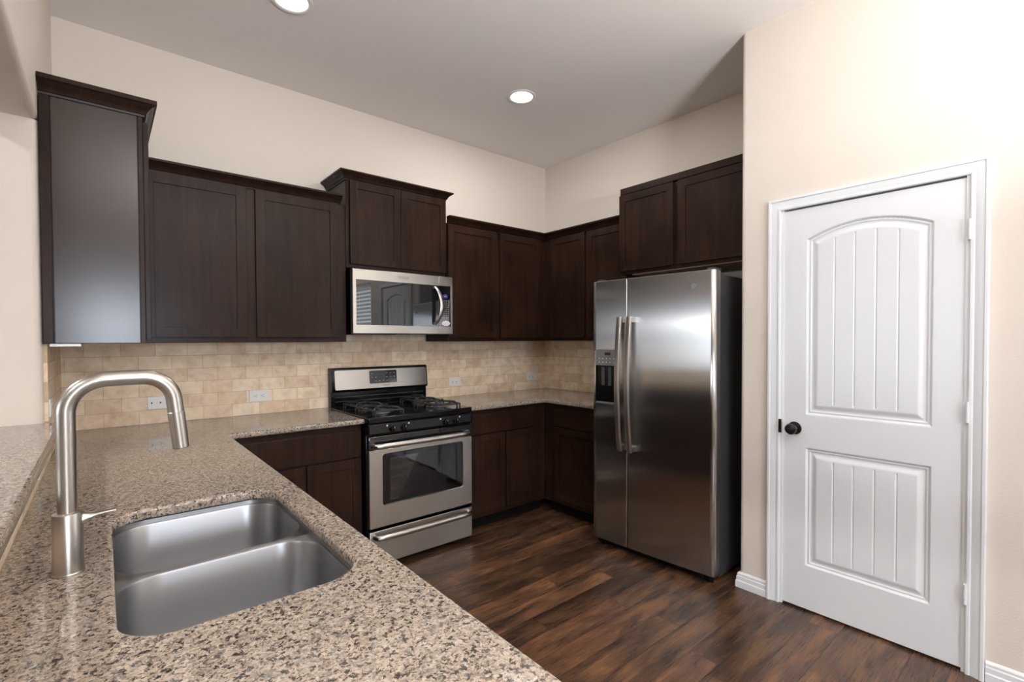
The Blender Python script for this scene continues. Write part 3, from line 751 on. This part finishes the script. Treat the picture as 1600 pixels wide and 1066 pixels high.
    obj('drawer_handle', bar(.203, -2.104, -1.418), M['handle_steel'], dw)
    # backguard
    b = newbm(); z0 = .921
    P_ = [(-.028, z0), (-.075, z0), (-.073, 1.02), (-.095, 1.030), (-.098, 1.040), (-.082, 1.185), (-.074, 1.192), (-.028, 1.192)]
    loft(b, [[(x0 + .002, y, z) for y, z in P_], [(x1 - .002, y, z) for y, z in P_]], True, True, True); bg = obj('backguard', b, M['black'], t)
    b = newbm()
    def on(x, s, off): # point on the raked face: s 0..1 up
        y = -.098 + (.016) * s; z = 1.040 + .145 * s; return (x, y - off, z)
    def plate(bm, xa, xb, s0, s1, off, r_=.010):
        lp = rrect(xa, xb, s0 * .145, s1 * .145, r_, 4)
        loft(bm, [[on(x, z / .145, -.001) for x, z in lp], [on(x, z / .145, off) for x, z in lp]], True, True, True)
    plate(b, x0 + .024, x1 - .010, .0, .93, .003); st_ = obj('stainless_fascia', b, M['steel'], bg)
    b = newbm(); plate(b, -1.862, -1.648, .22, .86, .0048, .008); ds = obj('display', b, M['black_glass'], bg)
    b = newbm()
    random.seed(3)
    for r_ in range(3):
        for c_ in range(7):
            if random.random() < .25 or 2 <= c_ <= 3 and r_ != 0: continue
            p = on(-1.843 + c_ * .029, .34 + r_ * .19, .0050); box(b, p[0] - .006, p[0] + .006, p[1] - .0004, p[1] + .0004, p[2] - .0012, p[2] + .0012)
    obj('button_markings', b, M['print'], ds)
    b = newbm(); p = on(-1.735, .11, .0034); text_bm(b, 'FRIGIDAIRE', .0115, Matrix.Translation(p) @ Matrix.Rotation(math.radians(84), 4, 'X')); obj('lettering', b, M['logo'], bg)
    # vents on the lower backguard
    b = newbm()
    for z in (.955, .985): box(b, x0 + .03, x1 - .03, -.0785, -.0735, z, z + .004)
    obj('vent_rib', b, M['dgrey'], bg)
    # burners and grates
    for bx in (-1.975, -1.545):
        for by in (-.25, -.52):
            b = newbm(); T = Matrix.Translation((bx, by, .921)); lathe(b, [(0, 0), (.055, 0), (.058, .003), (.040, .006), (.036, .014), (.030, .018), (0, .018)], 32, T); br = obj('burner', b, M['mgrey'], t)
            b = newbm(); lathe(b, [(0, .018), (.032, .018), (.034, .021), (.031, .025), (0, .026)], 32, T); obj('burner_cap', b, M['iron'], br)
    for gx in (-1.975, -1.545):
        b = newbm(); zt_ = .962
        for by in (-.25, -.52):
            # ring round each burner, with fingers and feet
            pts = [(gx + .085 * math.cos(a), by + .085 * math.sin(a), zt_ - .012) for a in [2 * PI * k / 24 for k in range(25)]]; tube(b, pts, .0055, 8)
            for a in (45, 135, 225, 315):
                ca, sa = math.cos(math.radians(a)), math.sin(math.radians(a))
                tube(b, [(gx + .030 * ca, by + .030 * sa, zt_), (gx + .075 * ca, by + .075 * sa, zt_), (gx + .105 * ca, by + .105 * sa, zt_ - .002), (gx + .128 * ca, by + .120 * sa, zt_ - .012), (gx + .132 * ca, by + .122 * sa, .922)], [.0045, .0058, .0060, .0060, .0060], 8)
        for s in (-1, 1): tube(b, [(gx + s * .093, -.64, zt_ - .014), (gx + s * .093, -.13, zt_ - .014)], .0055, 8)
        for y in (-.64, -.385, -.13): tube(b, [(gx - .093, y, zt_ - .014), (gx + .093, y, zt_ - .014)], .0055, 8)
        for s in (-1, 1):
            for y in (-.64, -.385, -.13): tube(b, [(gx + s * .093, y, zt_ - .014), (gx + s * .093, y, .9215)], .0055, 8)
        obj('grate', b, M['iron'], t)
stove()

# ------------------------------------------------------------------ microwave
def microwave():
    x0, x1, z0, z1, FY = -2.107, -1.349, 1.428, 1.8455, -.402
    t = thing('microwave_oven', 'stainless over-the-range microwave with black glass window', 'microwave', ((x0 + x1) / 2, -.2, z0))
    b = newbm(); box(b, x0 + .002, x1 - .002, -.365, -.0125, z0 + .008, z1, .002); box(b, x0 + .02, x1 - .02, -.35, -.03, z0 - .004, z0 + .008); obj('body', b, M['black'], t)
    xs = -1.466; wz0, wz1 = 1.484, 1.777
    b = newbm()
    o_ = rrect(x0, xs - .001, z0, z1, .004, 3); i_ = rrect(x0 + .023, xs - .0015, wz0, wz1, .003, 3)
    loft(b, [[(x, -.3655, z) for x, z in o_], [(x, FY + .003, z) for x, z in o_], [(x, FY, z) for x, z in rrect(x0 + .003, xs - .002, z0 + .003, z1 - .003, .003, 3)], [(x, FY, z) for x, z in i_], [(x, FY + .004, z) for x, z in i_], [(x, -.3655, z) for x, z in i_], [(x, -.3655, z) for x, z in o_]]); d = obj('door', b, M['steel'], t)
    b = newbm(); box(b, x0 + .024, xs - .0018, FY + .0015, -.367, wz0 + .001, wz1 - .001); obj('door_glass', b, M['mw_glass'], d)
    b = newbm(); box(b, x0 + .06, xs - .075, FY + .0008, FY + .0016, wz0 + .03, wz1 - .03); g_ = None; b.free()
    b = newbm(); pts = []; rs = []
    for k in range(17):
        s = -1 + 2 * k / 16; z = 1.631 + s * .135; y = FY - .010 - .045 * (1 - s * s) ** .8; x = -1.503 + .030 * (1 - s * s); pts.append((x, y, z)); rs.append(.0115 + .002 * (1 - s * s))
    L = []
    for p, r_ in zip(pts, rs): L.append([(p[0] + dx * 1.15, p[1] + dy * .45, p[2]) for dx, dy in [(r_ * math.cos(a), r_ * math.sin(a)) for a in [2 * PI * q / 16 for q in range(16)]]])
    loft(b, L, True, True, True)
    for s in (-1, 1): box(b, -1.513, -1.490, FY - .012, FY + .004, 1.631 + s * .130 - .008, 1.631 + s * .130 + .008, .003)
    obj('door_handle', b, M['handle_steel'], d)
    # control side
    b = newbm(); box(b, xs, x1, FY, -.3655, z0, wz0, .0025); box(b, xs, x1, FY, -.3655, wz1, z1, .0025); box(b, x1 - .017, x1, FY, -.3655, wz0 - .002, wz1 + .002, .0015); s_ = obj('control_frame', b, M['steel'], t)
    b = newbm(); box(b, xs + .0005, x1 - .0172, FY + .0012, -.366, wz0 + .0005, wz1 - .0005); cp = obj('control_panel', b, M['black_glass'], t)
    b = newbm(); lathe(b, [(0, 0), (.0205, 0), (.0205, .0006), (0, .0006)], 28, Matrix.Translation((-1.412, FY + .0012, 1.702)) @ Matrix.Diagonal((1, 1, .85, 1)) @ Matrix.Rotation(PI / 2, 4, 'X')); obj('display', b, M['blue'], cp, label='round blue lit display')
    b = newbm()
    for r_ in range(9):
        for c_ in range(4):
            x = -1.440 + c_ * .0175; z = 1.670 - r_ * .0155
            if r_ < 2 and c_ == 0: continue
            box(b, x - .0032, x + .0032, FY + .0006, FY + .0013, z - .0016, z + .0016)
    for q in (-1, 0, 1): box(b, -1.412 + q * .006 - .0014, -1.412 + q * .006 + .0014, FY - .0002, FY + .0008, 1.699, 1.706)
    obj('key_markings', b, M['print'], cp)
    # pale lobed oval with dark marks, low on the control panel
    b = newbm(); n = 48; zc, xc = 1.506, -1.407
    lp = [(xc + (.034 + .0022 * math.sin(9 * a)) * math.cos(a), zc + (.0185 + .0016 * math.sin(9 * a)) * math.sin(a)) for a in [2 * PI * k / n for k in range(n)]]
    loft(b, [[(x, FY + .0013, z) for x, z in lp], [(x, FY + .0006, z) for x, z in lp]], True, True, True); s2 = obj('oval_patch', b, M['plastic'], cp, label='small white lobed oval')
    b = newbm()
    for k in range(11):
        a = 2 * PI * k / 11; box(b, xc + .020 * math.cos(a) - .0025, xc + .020 * math.cos(a) + .0025, FY + .0003, FY + .0007, zc + .0098 * math.sin(a) - .0014, zc + .0098 * math.sin(a) + .0014)
    for k in range(3): box(b, xc - .009 + k * .007, xc - .0055 + k * .007, FY + .0003, FY + .0007, zc - .002, zc + .002)
    obj('oval_print', b, M['logo'], s2)
    b = newbm(); T = Matrix.Translation((-1.748, FY - .0002, 1.812)) @ Matrix.Rotation(PI / 2, 4, 'X')
    text_bm(b, 'Whirlpool', .019, T, .0005)
    for s in (-1, 1):
        pts = [(-1.748 + .055 * math.cos(a), FY - .0002, 1.812 + s * .012 * math.sin(a)) for a in [math.radians(40 + 10 * k) for k in range(11)]]; tube(b, pts, .0005, 4)
    obj('lettering', b, M['logo'], d)
    # underside vent grille and lamp
    b = newbm()
    for k in range(14): box(b, x0 + .05 + k * .022, x0 + .062 + k * .022, -.30, -.12, z0 - .006, z0 - .004)
    obj('grease_filter', b, M['dgrey'], t)
microwave()

# ------------------------------------------------------------------ refrigerator (own axes: x into the wall, y left, door face at x=0)
def fridge():
    W = .828; S = .272; ZB, ZT = .055, 1.768
    t = thing('refrigerator', 'side-by-side stainless refrigerator with charcoal sides', 'refrigerator', (-.802, -1.272, 0), math.radians(3.5))
    def O(name, b, m, par=t, **k): return obj(name, b, m, par, local=True, **k)
    b = newbm(); box(b, .075, .745, -W + .004, -.004, .03, 1.748, .006, 3); O('cabinet_body', b, M['fridge_side'])
    b = newbm(); box(b, .03, .10, -W + .03, -.02, .018, .056, .003)
    for k in range(30): box(b, .026, .031, -W + .05 + k * .0245, -W + .062 + k * .0245, .024, .050)
    O('kick_grille', b, M['black'])
    for y in (-W + .05, -.05):
        b = newbm(); lathe(b, [(0, 0), (.018, 0), (.018, .01), (.007, .012), (.007, .035), (0, .035)], 16, Matrix.Translation((.06, y, 0))); O('leveling_foot', b, M['black'])
    for y in (-W + .05, -.05):
        b = newbm(); box(b, .62, .66, y - .015, y + .015, 0, .031, .003); O('roller', b, M['black'])
    for y in (-W + .04, -.04):
        b = newbm(); box(b, .03, .12, y - .022, y + .022, 1.7685, 1.782, .004); O('hinge_cover', b, M['dgrey'])
    def door(name, ya, yb, ra, rb):
        # plan section, bowed front; ya is the left (higher y), yb the right; ra/rb edge radii
        P = []; n = 18; T = .068
        P.append((T, ya)); 
        for k in range(7):
            a = PI / 2 * k / 6; P.append((ra - ra * math.sin(a) + .006 * 0, ya - ra + ra * math.cos(a)))
        for k in range(1, n):
            y = ya - ra + (yb + rb - ya + ra) * k / n; yy = y / -W * 2 - 1; P.append((-.007 * (1 - yy * yy) + .007 * (1 - (1) ** 2) , y))
        for k in range(7):
            a = PI / 2 * (1 - k / 6); P.append((rb - rb * math.sin(a), yb + rb - rb * math.cos(a)))
        P.append((T, yb))
        def bow(p): 
            yy = p[1] / -W * 2 - 1; return (p[0] - (.007 * (1 - yy * yy) if p[0] < .05 and not (abs(p[0] + .007 * (1 - yy * yy)) < 1e-9) else 0), p[1])
        Q = [bow(p) for p in P]
        b = newbm(); extrude(b, Q, ZB, ZT, .004, 2); return O(name, b, M['fridge_steel'])
    fz = door('freezer_door', -.001, -S + .002, .012, .005)
    rf = door('refrigerator_door', -S - .002, -W + .001, .005, .024)
    # gasket line
    b = newbm(); box(b, .0685, .0745, -W + .012, -.012, ZB + .01, ZT - .01); O('gasket', b, M['dgrey'])
    b = newbm(); box(b, .012, .060, -S - .0015, -S + .0015, ZB + .004, ZT - .004); O('door_edge_trim', b, M['chrome'])
    # handles: tall flat bowed bars
    def handle(par, yc):
        b = newbm(); L = []; n = 24
        for k in range(n + 1):
            s = -1 + 2 * k / n; z = 1.100 + s * .425; x = -.040 - .030 * (1 - s * s) ** .9
            hw_ = .0165; d_ = .0075
            L.append([(x + dx, yc + dy, z) for dx, dy in [(-d_, -hw_ + .004), (-d_ - .001, 0), (-d_, hw_ - .004), (-d_ + .003, hw_), (d_, hw_), (d_, -hw_), (-d_ + .003, -hw_)]])
        loft(b, L, True, True, True)
        h_ = O('door_handle', b, M['handle_steel'], par)
        for s in (-1, 1):
            b = newbm(); box(b, -.046, -.004, yc - .0155, yc + .0155, 1.100 + s * .405 - .018, 1.100 + s * .405 + .018, .003); O('handle_mount', b, M['chrome'], h_)
    handle(fz, -S + .036); handle(rf, -S - .036)
    # dispenser
    ya, yb, za, zb_ = -.028, -.205, .958, 1.322; zm = 1.212
    b = newbm()
    lpo = rrect(yb, ya, za, zb_, .022, 5); lpi = rrect(yb + .006, ya - .006, za + .008, zb_ - .006, .018, 5)
    loft(b, [[(-.002, y, z) for y, z in lpo], [(-.013, y, z) for y, z in lpo], [(-.013, y, z) for y, z in lpi], [(-.002, y, z) for y, z in lpi]]); dp = O('dispenser', b, M['chrome'], fz, label='ice and water dispenser')
    b = newbm(); box(b, -.012, -.003, yb + .006, ya - .006, zm, zb_ - .007, .002); pn = O('dispenser_panel', b, M['mgrey'], dp)
    b = newbm(); box(b, -.0128, -.0118, yb + .055, yb + .10, zm + .068, zm + .085); O('dispenser_display', b, M['black_glass'], dp)
    b = newbm()
    for r_ in range(2):
        for c_ in range(5): 
            y = yb + .03 + c_ * .028; z = zm + .022 + r_ * .024
            lathe(b, [(0, 0), (.0045, 0), (.0045, .0006), (0, .0006)], 10, Matrix.Translation((-.0118, y, z)) @ Matrix.Rotation(-PI / 2, 4, 'Y'))
    O('dispenser_buttons', b, M['print'], dp)
    b = newbm()  # niche lining
    box(b, -.0068, -.0058 , yb + .006, ya - .006, za + .008, zm); 
    box(b, -.012, -.006, yb + .006, yb + .012, za + .008, zm); box(b, -.012, -.006, ya - .012, ya - .006, za + .008, zm)
    O('dispenser_niche', b, M['black'], dp)
    b = newbm(); box(b, -.012, -.0068, yb + .05, yb + .075, zm - .13, zm - .01, .002); box(b, -.012, -.0068, ya - .075, ya - .05, zm - .13, zm - .01, .002); O('dispenser_paddle', b, M['dgrey'], dp)
    b = newbm(); box(b, -.020, -.006, yb + .01, ya - .01, za + .006, za + .016, .003); O('drip_tray', b, M['mgrey'], dp)
    # round emblem
    R = Matrix.Translation((-.0035, -.705, 1.682)) @ Matrix.Rotation(-PI / 2, 4, 'Z') @ Matrix.Rotation(PI / 2, 4, 'X')
    b = newbm(); lathe(b, [(.0145, 0), (.0175, 0), (.0175, .0022), (.0145, .0022)], 36, R); text_bm(b, 'GE', .017, R @ Matrix.Translation((0, 0, .001)), .0008); O('emblem', b, M['logo'], rf, label='small round emblem')
fridge()

# ------------------------------------------------------------------ recessed ceiling lights
L0 = None
labels = ['round recessed ceiling light over the stove side near the far corner', 'round recessed ceiling light cut off by the top edge of the picture',
          'added unseen recessed ceiling light over the middle of the kitchen floor', 'added unseen recessed ceiling light over the dining nook, nearer the bar', 'added unseen recessed ceiling light over the dining nook by the window',
          'added unseen recessed ceiling light over the living room near the bar', 'added unseen recessed ceiling light over the living room farther from the corner']
for (lx, ly, pw), lab in zip(LAMPS, labels):  # first two are seen, the rest are unseen lamps added for light
    if L0 is None:
        L0 = thing('ceiling_light', lab, 'ceiling light', (lx, ly, H), group='recessed ceiling lights')
        b = newbm(); lathe(b, [(.075, -.0005), (.098, -.0005), (.098, -.004), (.092, -.007), (.080, -.006), (.075, -.003)], 48); obj('trim_ring', b, M['ring_white'], L0, local=True)
        b = newbm(); lathe(b, [(0, -.004), (.076, -.003), (.076, -.001), (0, -.001)], 48); obj('lens', b, M['lens'], L0, local=True)
    else:
        c = copy_tree(L0); c.location = (lx, ly, H); c['label'] = lab
    area('ceiling_lamp_light', (lx, ly, H - .012), (0, 0, -1), .14, .14, pw, WARM, 'DISK')

# ------------------------------------------------------------------ made-up bowl fixture for the added ceiling uplight (unseen, behind the camera)
t = thing('added_uplight_bowl', 'added unseen bronze bowl holding the ceiling uplight behind the camera', 'lamp', (-2.2, -4.5, 1.78))
T = Matrix.Translation((-2.2, -4.5, 0))
b = newbm(); lathe(b, [(0, 1.765), (.08, 1.770), (.17, 1.795), (.235, 1.842), (.232, 1.845), (.166, 1.801), (.08, 1.777), (0, 1.772)], 40, T); obj('bowl', b, M['bronze'], t)
b = newbm(); tube(b, [(-2.2, -4.5, 1.772), (-2.2, -4.5, H - .02)], .006, 10); obj('rod', b, M['bronze'], t)
b = newbm(); lathe(b, [(0, H - .03), (.05, H - .028), (.06, H - .0005), (0, H - .0005)], 28, T); obj('ceiling_canopy', b, M['bronze'], t)
